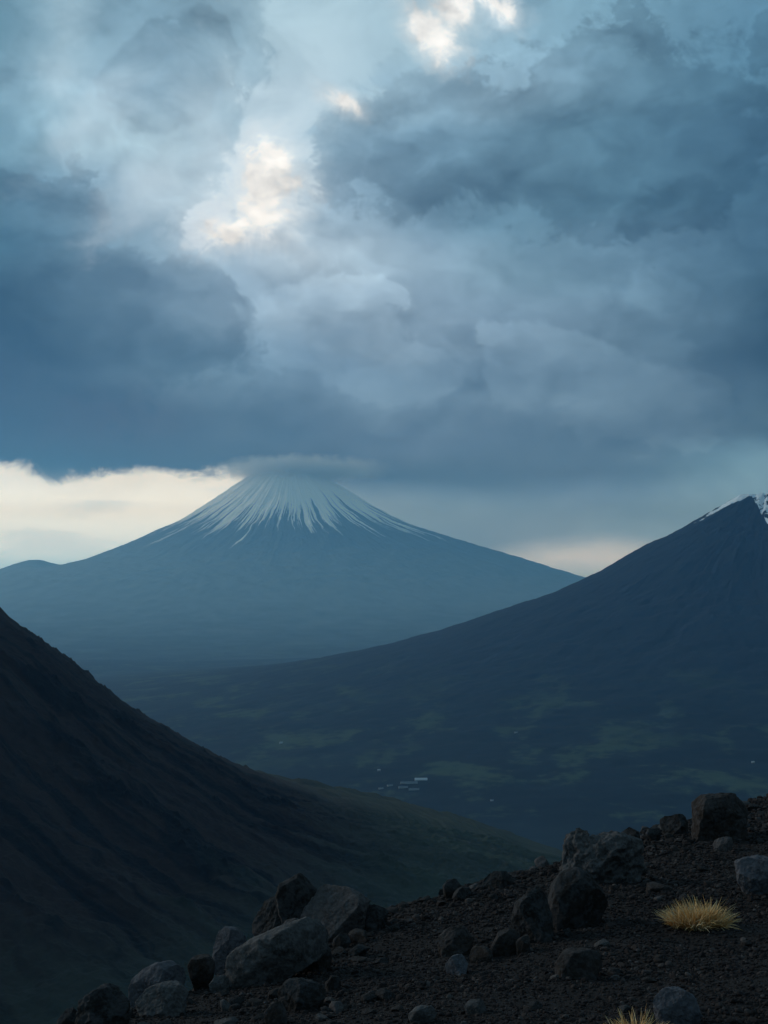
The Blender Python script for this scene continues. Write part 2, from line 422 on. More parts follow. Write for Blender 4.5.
# ------------------------------------------------------------------ far snow-capped volcano
def volcano():
    D = 40000.0; cx = (292 - 384) / F * D; s = D / F
    L = np.array([(0,110),(14,110),(28,112),(47,101),(77,80),(112,58),(162,35),(202,20),(235,13),(292,6),(392,-9),(500,-21),(650,-31),(800,-35.2),(900,-38)], float)
    R = np.array([(0,110),(14,110),(28,106),(53,91),(85,71),(118,55),(178,36),(238,18),(291,2),(358,-11),(428,-20),(520,-28),(700,-34),(900,-38)], float)
    rr = np.concatenate([np.linspace(0, 140, 260), np.linspace(141, 330, 130), np.linspace(333, 900, 110)])
    # azimuth measured so that -90 deg faces the camera; fine on the visible side
    front = np.linspace(-math.pi - 0.25, 0.25, 1500)
    back = np.linspace(0.25, math.pi - 0.25, 140)[1:-1]
    aa = np.concatenate([front, back]); m = len(aa)
    A, Rr = np.meshgrid(aa, rr)
    hl = np.interp(Rr, L[:, 0], L[:, 1]); hr = np.interp(Rr, R[:, 0], R[:, 1])
    k = 1.3
    for _ in range(1):
        pass
    w = 0.5 + 0.5 * np.cos(A)
    h = hl * (1 - w) + hr * w
    ca, sa = np.cos(A), np.sin(A)
    # radiating gullies: noise on a circle, stretched along the fall line
    slope = np.clip(Rr / 60, 0, 1) * np.clip((330 - Rr) / 250, 0.05, 1)
    warpa = fbm(ca * 6, sa * 6, Rr / 70, 3) * 0.03
    ca2, sa2 = np.cos(A + warpa), np.sin(A + warpa)
    gul = ridged(ca2 * 9, sa2 * 9, Rr / 260, 3) * 1.4 + ridged(ca2 * 30, sa2 * 30, Rr / 120, 3) * 0.55
    rough = fbm(ca * Rr / 18, sa * Rr / 18, 0.3, 5) * 1.0
    h2 = h + (gul - 1.2) * slope * 0.5 + rough * np.clip(Rr / 80, 0.1, 1) * np.clip((800 - Rr) / 500, 0, 1) * 0.9
    # side cone on the left shoulder
    px, py = Rr * ca, Rr * sa
    d2 = ((px + 252) / 40) ** 2 + ((py + 30) / 45) ** 2
    h2 += 9.5 * np.exp(-d2 * 1.6) - 5.0 * np.exp(-(((px + 222) / 22) ** 2 + ((py) / 80) ** 2))
    h2 = np.maximum(h2, -45)
    # snow: tongues in the gullies below a ragged line
    streak = fbm(ca2 * 11, sa2 * 11, Rr / 600, 5, 0.75) * 17 + fbm(ca2 * 3.5 + 4, sa2 * 3.5, 0.0, 2) * 9 + fbm(ca2 * 50, sa2 * 50, Rr / 400, 4, 0.7) * 17
    line = 55 - 2 * np.abs(np.cos(A)) ** 2
    sn = (h - line) + streak
    rock = fbm(ca2 * 45, sa2 * 45, Rr / 90, 4, 0.65)
    sn = sn - np.clip(rock - 0.22, 0, 1) * 60 * np.clip((92 - h) / 35, 0.03, 1)
    snow = sstep(sn, -1.5, 2.5)
    V = np.stack([cx + px * s, D + py * s, h2 * s + CZ], -1).reshape(-1, 3)
    mat, n, b = material('volcano_rock')
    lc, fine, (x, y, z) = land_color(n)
    p = n.comb(n.m('MULTIPLY', x, 0.001), n.m('MULTIPLY', y, 0.001), n.m('MULTIPLY', z, 0.001))
    nz = n.noise(p, 1.5, 6, 0.6)
    rockc = n.mix(nz, (0.045, 0.080, 0.105, 1), (0.09, 0.14, 0.17, 1))
    hazed_rock = n.mix(nz, (0.11, 0.165, 0.185, 1), (0.18, 0.24, 0.26, 1))  # lower flanks lightened in the colour to imitate thicker haze
    rockc = n.mix(n.ss(n.m('ADD', z, n.m('MULTIPLY', nz, 900)), 600, 1900), hazed_rock, rockc)
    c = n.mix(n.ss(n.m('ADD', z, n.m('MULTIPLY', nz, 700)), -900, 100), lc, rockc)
    c = n.mix(attr(n, 'snow'), c, (0.94, 0.94, 0.94, 1))
    n.l.new(c, b.inputs['Base Color'])
    me = np_mesh('volcano', V, grid_faces(len(rr), m, wrap=True), mat, attrs={'snow': snow})
    return tag(link(bpy.data.objects.new('volcano', me)), kind='structure', label='broad snow-capped volcano across the valley with its summit in cloud')
volcano()

# ------------------------------------------------------------------ mountain on the right
def right_mountain():
    D = 11000.0; X0 = 768; cx = (X0 - 384) / F * D; s = D / F
    Lp = np.array([(0,78),(12,80),(27,85),(34,81),(60,65),(80,54),(100,44),(128,31),(168,8),(185,0),(208,-11),(268,-31),(328,-52),(388,-68),(428,-77),(518,-93),(618,-105),(758,-118),(900,-127),(960,-132)], float)
    rr = np.concatenate([np.linspace(0, 120, 170), np.linspace(121, 960, 330)])
    front = np.linspace(-math.pi - 0.35, 0.1, 900); back = np.linspace(0.1, math.pi - 0.35, 120)[1:-1]
    aa = np.concatenate([front, back])
    A, Rr = np.meshgrid(aa, rr)
    ca, sa = np.cos(A), np.sin(A)
    h = np.interp(Rr, Lp[:, 0], Lp[:, 1])
    # right half: twin summit, a touch lower
    wr = 0.5 + 0.5 * ca
    h = h - 2.0 * wr * np.clip(Rr / 30, 0, 1) * np.clip((200 - Rr) / 100, 0, 1)
    warpa = fbm(ca * 5, sa * 5, Rr / 160, 4) * 0.10
    ca2, sa2 = np.cos(A + warpa), np.sin(A + warpa)
    edge_w = np.abs(np.cos(A)) ** 6 * (ca < 0)
    slope = np.clip(Rr / 50, 0, 1) * np.clip((520 - Rr) / 360, 0.04, 1)
    gul = ridged(ca2 * 4, sa2 * 4, Rr / 300, 3) * 1.9 + ridged(ca2 * 14, sa2 * 14, Rr / 160, 4) * 0.8
    rough = fbm(ca * Rr / 26, sa * Rr / 26, 0.3, 6, 0.55) * 2.4
    h2 = h + (gul - 1.8) * slope * (1 - 0.8 * edge_w) + rough * np.clip(Rr / 40, 0.25, 1) * np.clip((900 - Rr) / 700, 0.1, 1) * (1 - 0.45 * edge_w)
    h2 += fbm(ca * Rr / 7, sa * Rr / 7, 4.3, 4) * 0.9 * np.clip((150 - Rr) / 100, 0, 1)
    px, py = Rr * ca, Rr * sa
    crag = fbm(px / 9, py / 9, h2 / 14, 5, 0.62)
    sn = (h2 - 54) / 9 + crag * 6.0 - 0.8 - 1.6 * sstep(px, -20, -26) * (py < -4)
    sn = np.where((px < -22), (h2 - 68) / 6 + 1.6 - np.abs(py + 7) / 3.6 + crag, sn)
    snow = sstep(sn, 0.0, 0.5)
    V = np.stack([cx + px * s, D + py * s, h2 * s + CZ], -1).reshape(-1, 3)
    mat, n, b = material('dark_mountain_rock')
    lc, fine, (x, y, z) = land_color(n)
    p = n.comb(n.m('MULTIPLY', x, 0.001), n.m('MULTIPLY', y, 0.001), n.m('MULTIPLY', z, 0.001))
    nz = n.noise(p, 3.5, 7, 0.6)
    rockc = n.mix(nz, (0.004, 0.008, 0.016, 1), (0.012, 0.019, 0.030, 1))
    c = n.mix(n.ss(n.m('ADD', z, n.m('MULTIPLY', nz, 500)), -620, -150), lc, rockc)
    c = n.mix(attr(n, 'snow'), c, (0.75, 0.78, 0.82, 1))
    n.l.new(c, b.inputs['Base Color'])
    me = np_mesh('mountain', V, grid_faces(len(rr), len(aa), wrap=True), mat, attrs={'snow': snow})
    return tag(link(bpy.data.objects.new('mountain', me)), kind='structure', label='dark blue mountain on the right with snow flecks on its peak')
right_mountain()

# ------------------------------------------------------------------ steep cinder slope on the left
def left_slope():
    D = 1600.0; cx = -2600.0 * 1600 / 4500; s = D / F; c_px = cx / s + 384          # centre column, pixels
    Lp = np.array([(45,250),(175,150),(305,60),(365,12),(425,-47),(455,-67),(485,-90),(520,-118),(555,-144),(590,-166),(625,-187),(675,-214),(725,-235),(775,-252),(825,-263),(865,-272),(905,-281),(965,-296),(1065,-330),(1185,-395),(1325,-520),(1500,-700),(1925,-950)], float)
    R0 = Lp[0, 0]
    rr = np.concatenate([np.linspace(0, R0, 20)[:-1], np.linspace(R0, 430, 40)[:-1], np.linspace(430, 1000, 620), np.linspace(1002, Lp[-1, 0], 90)])
    front = np.linspace(-math.pi * 0.62, 0.22, 1500); back = np.linspace(0.22, 2 * math.pi - math.pi * 0.62, 120)[1:-1]
    aa = np.concatenate([front, back])
    A, Rr = np.meshgrid(aa, rr)
    ca, sa = np.cos(A), np.sin(A)
    h = np.interp(Rr, np.concatenate([[0], Lp[:, 0]]), np.concatenate([[290], Lp[:, 1]]))
    warpa = fbm(ca * 5, sa * 5, Rr / 260, 4) * 0.05 + fbm(ca * Rr / 50, sa * Rr / 50, 8.0, 3) * 0.012
    ca2, sa2 = np.cos(A + warpa), np.sin(A + warpa)
    slope = np.clip((Lp[-1, 0] - Rr) / 500, 0.0, 1)
    big = ridged(ca2 * 5.5, sa2 * 5.5, Rr / 900, 2)
    gul = ridged(ca2 * 22, sa2 * 22, Rr / 420, 4, 0.55)
    rough = fbm(ca * Rr / 40, sa * Rr / 40, 0.3, 6, 0.55)
    keep = 1 - np.exp(-((A - 0.30) / 0.30) ** 2) * 0.93
    h2 = h + ((big - 1.0) * 15 + (gul - 1.2) * 1.6) * slope * keep + rough * 3.4 * slope + fbm(ca * Rr / 9, sa * Rr / 9, 3.3, 5, 0.65) * 1.3 * slope
    # crags: broken rock standing out of the scree along rib lines
    px, py = Rr * ca, Rr * sa
    cr = fbm(px / 16, py / 16, 2.2, 6, 0.62)
    craglines = sstep(big + fbm(px / 60, py / 60, 7.7, 4) * 0.9, 1.05, 1.5) * sstep(Rr, 980, 700)
    small = ridged(px / 10, py / 10, 6.1, 3)
    edge_zone = np.exp(-((A - 0.28) / 0.12) ** 2) * sstep(Rr, 540, 500)
    h2 += craglines * np.maximum(cr, 0) * 6 + edge_zone * sstep(small, 1.0, 1.6) * 2.5 * (0.5 + 0.5 * np.sign(cr))
    tone = craglines
    V = np.stack([cx + px * s, D + py * s, h2 * s + CZ], -1).reshape(-1, 3)
    mat, n, b = material('cinder_slope')
    lc, fine, (x, y, z) = land_color(n)
    rad = attr(n, 'fall')           # position round the cone: streaks follow the fall line
    rd = attr(n, 'reach')
    p = n.comb(n.m('MULTIPLY', rad, 30.0), n.m('MULTIPLY', rd, 2.0), 0.0)
    st1 = n.noise(p, 1.0, 6, 0.6)
    p3 = n.comb(n.m('MULTIPLY', x, 0.03), n.m('MULTIPLY', y, 0.03), n.m('MULTIPLY', z, 0.03))
    grain = n.noise(p3, 3.0, 8, 0.65)
    scree = n.mix(st1, (0.021, 0.013, 0.012, 1), (0.052, 0.032, 0.027, 1))
    dark = n.mix(grain, (0.004, 0.004, 0.006, 1), (0.010, 0.010, 0.012, 1))
    c = n.mix(n.m('MULTIPLY', n.m('MAXIMUM', attr(n, 'crag'), n.ss(st1, 0.52, 0.38)), 0.85), scree, dark)
    c = n.mix(n.ss(grain, 0.35, 0.7, 0.0, 0.35), c, (0.007, 0.007, 0.008, 1))
    gm = n.m('MULTIPLY', n.ss(rd, 0.86, 1.02), n.ss(n.noise(n.comb(n.m('MULTIPLY', rad, 45.0), n.m('MULTIPLY', rd, 2.5), 3.0), 1.0, 6, 0.65), 0.46, 0.62))
    c = n.mix(gm, c, n.mix(fine, (0.030, 0.034, 0.019, 1), (0.078, 0.082, 0.042, 1)))
    c = n.mix(n.ss(n.m('ADD', rd, n.m('MULTIPLY', st1, 0.25)), 0.90, 1.10, 0.0, 0.75), c, n.mix(fine, (0.034, 0.040, 0.034, 1), (0.062, 0.072, 0.052, 1)))  # grassy foot, paled in the colour so it fades like haze
    n.l.new(c, b.inputs['Base Color'])
    bump(n, b, grain, 2.0, 0.6)
    me = np_mesh('mountainside', V, grid_faces(len(rr), len(aa), wrap=True), mat,
                 attrs={'crag': tone, 'fall': A + warpa, 'reach': Rr / 900.0})
    return tag(link(bpy.data.objects.new('mountainside', me)), kind='structure', label='dark cinder slope falling from the left into the valley')
left_slope()

# ------------------------------------------------------------------ the ridge we stand on
SC = 1.3
def crest(x):
    return 10.4 + np.where(x < 0, 1.95, 1.40) * x
def zg(x, y):
    """ground height, world z"""
    x = np.asarray(x, float); y = np.asarray(y, float)
    z = -1.47 + 0.077 * x - 0.0872 * y
    t = (y - crest(x) + fbm(x / 1.7, y / 1.7, 0.4, 3) * 0.5) / 1.9
    k = 0.22
    z = z - 0.62 * k * np.logaddexp(0, np.clip(t / k, -50, 1e6))
    r = np.hypot(x, y)
    z = z - 0.5 * np.maximum(r - 700, 0)
    z = z + fbm(x / 2.3, y / 2.3, 0.9, 3) * 0.07 + fbm(x / 0.5, y / 0.5, 3.9, 3) * 0.022
    z = z + sstep(r, 60, 400) * fbm(x / 90, y / 90, 5.5, 4) * 14
    return z + CZ
def ground_hit(X, Y, near=3.0, far=40.0):
    t = np.linspace(near, far, 3000)
    x = (X - 384) / F * t; z = (HY - Y) / F * t + CZ
    below = np.nonzero(z < zg(x, t))[0]
    i = below[0] if len(below) else int(np.argmin(np.where(t < 20, (z - zg(x, t)) / t, 9e9)))
    if t[i] > 20: i = int(np.argmin(np.where(t < 20, (z - zg(x, t)) / t, 9e9)))
    z = zg(x, t)
    return float(x[i]), float(t[i]), float(z[i])

aa = np.concatenate([np.linspace(-math.pi, -0.36, 60)[:-1], np.linspace(-0.36, 0.36, 420), np.linspace(0.36, math.pi, 60)[1:-1]])
rr = np.concatenate([[0.0], np.geomspace(0.4, 4.2, 20)[:-1], np.linspace(4.2, 22, 430), np.geomspace(22.3, 3200, 90)])
A, Rr = np.meshgrid(aa, rr)
GX, GY = np.sin(A) * Rr, np.cos(A) * Rr
V = np.stack([GX, GY, zg(GX, GY)], -1).reshape(-1, 3)
V[:, 2] = np.maximum(V[:, 2], FLOOR - 60)
scree_mat, n, b = material('black_scree')
pos = n.n.new('ShaderNodeNewGeometry').outputs['Position']
g1 = n.noise(pos, 1.3, 5, 0.6); g2 = n.noise(pos, 45.0, 6, 0.65)
c = n.mix(g1, (0.0144, 0.0099, 0.0086, 1), (0.0270, 0.0183, 0.0158, 1))
c = n.mix(n.ss(g2, 0.5, 0.72, 0, 0.7), c, (0.0329, 0.0324, 0.0323, 1))
n.l.new(c, b.inputs['Base Color']); bump(n, b, g2, 0.02, 1.0)
me = np_mesh('scree_ridge', V, grid_faces(len(rr), len(aa), wrap=True), scree_mat)
tag(link(bpy.data.objects.new('scree_ground', me)), kind='structure', label='black scree ridge in the foreground')

# ------------------------------------------------------------------ rocks
def rock_mat(name, dark, light, lichen=0.0, lichen_col=(0.10, 0.11, 0.12, 1), scale=9.0, red=0.0):
    m, n, b = material(name)
    oc = n.n.new('ShaderNodeTexCoord').outputs['Object']
    a = n.noise(oc, scale * 0.5, 6, 0.6); f = n.noise(oc, scale * 5, 8, 0.68); v = n.noise(oc, scale * 1.4, 5, 0.6, distortion=0.4)
    c = n.mix(n.ss(a, 0.3, 0.7), dark, light)
    c = n.mix(n.ss(f, 0.42, 0.66, 0, 0.55), c, tuple(min(1, q * 1.7) for q in light[:3]) + (1,))
    if red: c = n.mix(n.ss(v, 0.5, 0.68, 0, red), c, (0.050, 0.030, 0.024, 1))
    if lichen: c = n.mix(n.ss(n.m('ADD', v, n.m('MULTIPLY', f, 0.4)), 0.62, 0.78, 0, lichen), c, lichen_col)
    n.l.new(c, b.inputs['Base Color'])
    bump(n, b, n.m('ADD', n.m('MULTIPLY', a, 0.7), n.m('ADD', n.m('MULTIPLY', f, 0.45), n.m('MULTIPLY', v, 0.6))), 0.022, 0.7)
    return m
M_DARK = rock_mat('dark_basalt', (0.0112, 0.0083, 0.0075, 1), (0.0232, 0.0180, 0.0158, 1), 0.2, red=0.5)
M_BROWN = rock_mat('brown_basalt', (0.0165, 0.0112, 0.0090, 1), (0.0315, 0.0225, 0.0188, 1), 0.15, red=0.7)
M_GREY = rock_mat('grey_lava', (0.0321, 0.0277, 0.0265, 1), (0.0688, 0.0597, 0.0563, 1), 0.5, (0.1148, 0.1017, 0.0972, 1), 12)
M_PALE = rock_mat('pale_lava', (0.0412, 0.0328, 0.0310, 1), (0.0734, 0.0604, 0.0569, 1), 0.5, (0.1074, 0.0905, 0.0862, 1), 12)
M_BLUE = rock_mat('blue_grey_lava', (0.0358, 0.0328, 0.0362, 1), (0.0716, 0.0663, 0.0724, 1), 0.5, (0.1074, 0.0991, 0.1034, 1), 10)

def carve(V, No, size, seed, rough=1.0):
    s = size
    n1 = fbm(V[:, 0] / s * 2.2 + seed, V[:, 1] / s * 2.2, V[:, 2] / s * 2.2, 4)
    n2 = ridged(V[:, 0] / s * 5 + seed, V[:, 1] / s * 5, V[:, 2] / s * 5, 3)
    n3 = fbm(V[:, 0] / s * 16 + seed, V[:, 1] / s * 16, V[:, 2] / s * 16, 3)
    return V + No * (s * rough * (0.022 * n1 + 0.012 * (n2 - 1) + 0.009 * n3))[:, None]

def rock(label, shapes, mat, depth=0.8, base=None, seed=0, rough=1.0, back=0.0, cat='rock', name='rock', sink=0.05):
    """shapes: convex outlines (pixels) of the lumps of ONE rock, as seen from the eye"""
    rs = np.random.default_rng(1000 + seed)
    allp = np.array([p for s in shapes for p in s], float)
    bx = allp[:, 0].mean(); by = base if base else allp[:, 1].max()
    hit = ground_hit(bx, by)
    if hit is None: hit = ground_hit(bx, by + 12)
    d = hit[1] + back
    k = d / F
    bm = bmesh.new()
    wpx = np.ptp(allp[:, 0]); size = wpx * k
    for si, s in enumerate(shapes):
        s = np.array(s, float); c = s.mean(0); w = np.ptp(s[:, 0]); hgt = np.ptp(s[:, 1])
        dep = 0.5 * (w + hgt) * k * depth
        pts = []
        for yy, sh, lift in ((0.0, 0.74, 0.0), (0.45, 1.0, 0.0), (1.0, 0.72, 0.0)):
            for p in s:
                if sh < 0.95 and rs.random() < 0.28: continue
                q = c + (p - c) * (sh + rs.uniform(-0.07, 0.07))
                y = d + dep * (yy + rs.uniform(-0.08, 0.08)) - dep * 0.15
                lowest = s[:, 1].max()
                pts.append(((q[0] - 384) * k, y, (HY - q[1]) * k + CZ))
                if p[1] > lowest - 0.3 * hgt:
                    xq, zq = (q[0] - 384) * k, (HY - q[1]) * k + CZ
                    drop = float(np.clip(zq - zg(xq, y) + 0.04, 0.0, 0.28))     # reach down into the scree
                    pts.append((xq, y, zq - max(sink + 0.09 * dep * yy, drop)))
        vs = [bm.verts.new(p) for p in pts]
        r = bmesh.ops.convex_hull(bm, input=vs)
        junk = [e for e in r['geom_interior'] + r['geom_unused'] if isinstance(e, bmesh.types.BMVert)]
        bmesh.ops.delete(bm, geom=list(set(junk)), context='VERTS')
    me = bpy.data.meshes.new('tmp'); bm.to_mesh(me); bm.free()
    o = bpy.data.objects.new('tmp', me); COL.objects.link(o)
    md = o.modifiers.new('r', 'REMESH'); md.mode = 'VOXEL'; md.voxel_size = max(size / 75, 0.003)
    dg = bpy.context.evaluated_depsgraph_get()
    ev = bpy.data.meshes.new_from_object(o.evaluated_get(dg))
    bpy.data.objects.remove(o); bpy.data.meshes.remove(me)
    nv = len(ev.vertices)
    V = np.empty(nv * 3, np.float32); ev.vertices.foreach_get('co', V); V = V.reshape(-1, 3).astype(float)
    N = np.empty(nv * 3, np.float32); ev.vertices.foreach_get('normal', N); N = N.reshape(-1, 3)
    cen = V.mean(0)
    for fi in range(9):
        if fi < 5:
            nn = np.array([rs.uniform(-0.9, 0.9), -1.0, rs.uniform(-0.35, 1.0)]); lo, hi = 0.58, 0.80
        else:
            nn = rs.normal(size=3); nn[2] = abs(nn[2]); lo, hi = 0.84, 0.95
        nn /= np.linalg.norm(nn)
        t = (V - cen) @ nn; q = t.max() * rs.uniform(lo, hi)
        V = V - np.maximum(t - q, 0)[:, None] * nn[None] * 0.96
    V = carve(V, N, size, seed * 3.7, rough)
    org = np.array([V[:, 0].mean(), V[:, 1].mean(), V[:, 2].min()])
    ev.vertices.foreach_set('co', (V - org).astype(np.float32).ravel())
    ev.name = name
    ev.materials.clear(); ev.materials.append(mat)
    ev.polygons.foreach_set('use_smooth', np.ones(len(ev.polygons), bool))
    ev.update()
    o = bpy.data.objects.new(name, ev); COL.objects.link(o); o.location = org
    o['span'] = float(size)
    tag(o, label, cat)
    ROCKS.append((org[0], org[1], size))
    return o
ROCKS = []
R = rock
# right half
R('big dark brown block-shaped boulder standing on the ridge crest at the far right', [[(696,806),(704,797),(722,795),(742,795),(754,802),(757,818),(750,834),(728,841),(704,840),(694,830)]], M_BROWN, 0.9, seed=1, name='boulder', cat='boulder', rough=1.1)
R('flat blue-grey boulder cut off by the right edge of the picture', [[(738,866),(748,860),(768,858),(790,862),(800,880),(780,896),(750,892),(739,882)]], M_BLUE, 0.9, seed=2, name='boulder', cat='boulder')
R('pale wedge-shaped stone just below the big brown boulder', [[(714,843),(722,837),(733,838),(735,845),(727,852),(716,851)]], M_PALE, 0.9, seed=3)
R('rough knobbly grey lava boulder with an upright horn on the ridge crest', [[(562,862),(568,840),(575,828),(586,827),(594,840),(600,870),(580,876),(566,874)],[(578,866),(592,843),(612,836),(634,838),(648,852),(650,868),(636,880),(606,883),(584,878)]], M_GREY, 0.9, seed=4, rough=2.6, name='boulder', cat='boulder')
R('small dark stone on the crest just right of the knobbly grey boulder', [[(622,834),(630,828),(640,832),(642,843),(634,848),(623,845)]], M_DARK, 0.9, seed=5)
R('dark dome-shaped boulder below the knobbly grey boulder', [[(546,912),(550,890),(562,875),(580,871),(596,878),(608,896),(612,908),(600,920),(572,928),(552,928)]], M_DARK, 0.9, seed=6, name='boulder', cat='boulder', rough=0.7)
R('dark leaning boulder against the left side of the dark dome', [[(513,924),(517,906),(530,894),(541,888),(550,900),(556,925),(545,937),(522,938)]], M_DARK, 0.9, seed=7, name='boulder', cat='boulder', rough=0.8, back=-0.12)
R('flat-topped brown slab lying alone on the gravel below the dark dome', [[(554,961),(563,953),(592,952),(605,957),(606,968),(594,979),(570,980),(557,973)]], M_BROWN, 1.1, seed=8, name='slab', cat='slab', rough=0.7)
R('blue-grey stone at the bottom edge beside the straw-coloured grass', [[(655,1004),(664,992),(682,990),(698,1000),(704,1020),(690,1034),(664,1034)]], M_BLUE, 0.9, seed=9)
R('dark blocky stone at the upper left of the small stone cluster', [[(436,940),(448,930),(466,928),(476,936),(470,950),(455,956),(440,952)]], M_BROWN, 0.9, seed=10)
R('pale blue-grey triangular stone at the foot of the small stone cluster', [[(443,968),(452,958),(463,955),(470,964),(466,974),(450,975)]], M_BLUE, 0.9, seed=11)
R('smooth low brown stone in the middle of the small stone cluster', [[(468,954),(474,948),(488,948),(494,955),(488,963),(472,963)]], M_BROWN, 0.9, seed=12, rough=0.7)
R('squat brown stone leaning in front of the dark leaning boulder', [[(492,948),(498,935),(510,929),(520,934),(520,950),(508,956),(495,955)]], M_BROWN, 0.9, seed=13, rough=0.8)
R('narrow upright brown stone right of the squat brown stone', [[(516,944),(522,935),(529,935),(531,947),(526,955),(517,954)]], M_BROWN, 0.9, seed=14)
R('round black stone standing on the crest left of centre', [[(443,887),(448,880),(457,880),(462,887),(460,895),(450,898),(444,895)]], M_DARK, 0.9, seed=15, rough=0.8)
R('low flat dark stone on the crest right of the round black stone', [[(481,881),(492,873),(506,872),(514,878),(508,886),(488,888)]], M_DARK, 1.0, seed=16)
R('dark stone on the crest left of the big brown boulder', [[(660,822),(668,815),(684,815),(691,823),(688,833),(666,834)]], M_DARK, 0.9, seed=17)
R('low dark stone on the crest midway between the knobbly and the brown boulder', [[(646,834),(652,826),(661,828),(663,838),(654,842)]], M_DARK, 0.9, seed=18)
# the pile on the left
R('rough dark block under the topmost block of the left pile', [[(250,925),(262,906),(280,898),(292,912),(296,935),(280,948),(256,946)]], M_DARK, 0.9, base=952, seed=20, rough=1.8, back=0.05)
R('angular dark block perched on top of the left pile', [[(272,899),(277,886),(302,874),(311,877),(321,892),(314,904),(300,914),(291,920),(286,916)]], M_DARK, 0.8, base=945, seed=21, rough=0.8, name='boulder', cat='boulder')
R('pale flat slab on the upper right of the left pile', [[(299,911),(306,899),(322,888),(342,886),(360,896),(372,904),(364,916),(340,922),(306,921)]], M_PALE, 0.9, base=940, seed=22, rough=1.0, name='slab', cat='slab')
R('dark rough rock at the right end of the left pile', [[(352,922),(358,910),(374,906),(388,912),(384,925),(368,932),(354,931)]], M_DARK, 0.9, seed=23)
R('small brown stone under the right end of the pale flat slab', [[(331,926),(336,919),(345,919),(349,927),(344,937),(334,936)]], M_BROWN, 0.9, seed=24)
R('small dark stone at the right foot of the long leaning slab', [[(332,940),(340,934),(349,936),(351,944),(342,949),(333,948)]], M_DARK, 0.9, seed=25)
R('thin pale stone wedged between the blocks of the left pile', [[(275,928),(288,920),(304,919),(310,925),(300,932),(280,934)]], M_PALE, 0.9, base=962, seed=26)
R('long dark leaning slab with a grey top at the front of the left pile', [[(222,962),(232,950),(262,938),(306,922),(326,924),(336,940),(330,955),(298,962),(262,974),(236,984),(224,978)]], M_GREY, 0.62, seed=27, rough=0.9, name='slab', cat='slab')
R('reddish brown rock tucked under the right end of the long leaning slab', [[(288,962),(300,948),(318,944),(331,952),(330,963),(312,968),(292,970)]], M_BROWN, 0.7, seed=28, back=-0.1)
R('rounded blue-grey boulder at the upper left of the left pile', [[(210,948),(214,936),(224,929),(238,930),(246,940),(246,952),(232,958),(214,957)]], M_BLUE, 0.9, seed=29, name='boulder', cat='boulder')
R('dark overhanging block on the gravel below the left pile', [[(275,996),(282,985),(300,981),(318,986),(328,994),(318,1002),(300,1004),(280,1004)]], M_DARK, 0.9, base=1012, seed=30)
R('brown stone propping up the dark overhanging block', [[(262,1016),(270,1006),(280,1003),(288,1010),(286,1024),(268,1026)]], M_BROWN, 0.9, seed=31)
R('small dark stone right of the dark overhanging block', [[(325,984),(331,977),(339,978),(342,986),(335,992),(327,991)]], M_DARK, 0.9, seed=32)
R('pale humped boulder, the upper one of the pair at the lower left', [[(125,992),(132,978),(150,967),(170,965),(182,972),(186,984),(170,994),(140,1000),(127,999)]], M_BLUE, 0.9, seed=33, name='boulder', cat='boulder', base=1004)
R('pale humped boulder, the lower one of the pair at the lower left', [[(134,1006),(142,994),(158,985),(176,986),(188,995),(184,1008),(166,1014),(142,1017)]], M_GREY, 0.9, seed=34, name='boulder', cat='boulder')
R('dark jagged rock heap-shaped boulder at the bottom left corner of the ridge', [[(70,1024),(78,1004),(94,992),(112,989),(124,998),(128,1016),(118,1032),(84,1036)]], M_DARK, 0.9, seed=35, rough=2.0, name='boulder', cat='boulder')
R('small dark stone at the far left end of the ridge', [[(52,1026),(58,1014),(70,1010),(80,1016),(82,1032),(62,1036)]], M_DARK, 0.9, seed=36)
R('brown stone between the pale pair and the left pile', [[(186,968),(192,957),(204,955),(214,962),(212,974),(196,978)]], M_BROWN, 0.9, seed=37)
R('small grey stone below the left end of the long leaning slab', [[(208,986),(214,978),(226,977),(232,984),(226,993),(212,993)]], M_GREY, 0.9, seed=38)
R('light grey stone near the bottom edge left of centre', [[(464,1008),(470,1001),(482,1000),(489,1007),(484,1014),(468,1015)]], M_GREY, 0.9, seed=39)
R('pale chipped stone among gravel at the bottom edge below the stone cluster', [[(408,1016),(418,1008),(432,1008),(438,1016),(430,1024),(412,1024)]], M_GREY, 0.9, seed=40)

# ------------------------------------------------------------------ loose stones (individuals) and gravel (stuff)
def ico(sub):
    bm = bmesh.new(); bmesh.ops.create_icosphere(bm, subdivisions=sub, radius=1.0)
    v = np.array([q.co[:] for q in bm.verts]); f = np.array([[w.index for w in q.verts] for q in bm.faces]); bm.free()
    return v, f
I2, F2 = ico(2); I1, F1 = ico(1); I3, F3 = ico(4)
def chip(V, rs, planes):
    V = V.copy()
    for _ in range(planes):
        nn = rs.normal(size=3); nn /= np.linalg.norm(nn); dd = rs.uniform(0.5, 0.88)
        t = V @ nn; V = V - np.maximum(t - dd, 0)[:, None] * nn[None]
    return V
stone_mesh = []
for i in range(16):
    rs = np.random.default_rng(50 + i)
    v = chip(I3, rs, 12)
    v = v + v * (fbm(v[:, 0] * 2 + i, v[:, 1] * 2, v[:, 2] * 2, 4) * 0.10)[:, None]
    v *= np.array([1.0, rs.uniform(0.65, 0.95), rs.uniform(0.45, 0.75)])
    mt = [M_DARK, M_BROWN, M_DARK, M_GREY, M_DARK, M_BROWN, M_DARK, M_DARK, M_BROWN, M_DARK, M_GREY, M_DARK, M_BROWN, M_DARK, M_DARK, M_PALE][i]
    stone_mesh.append(np_mesh('stone', v * 0.5, F3, mt))
def clear_of_rocks(x, y, margin=0.0):
    for rx, ry, s in ROCKS:
        if math.hypot(x - rx, y - ry) < s * 0.45 + margin: return False
    return True
placed = 0; tries = 0
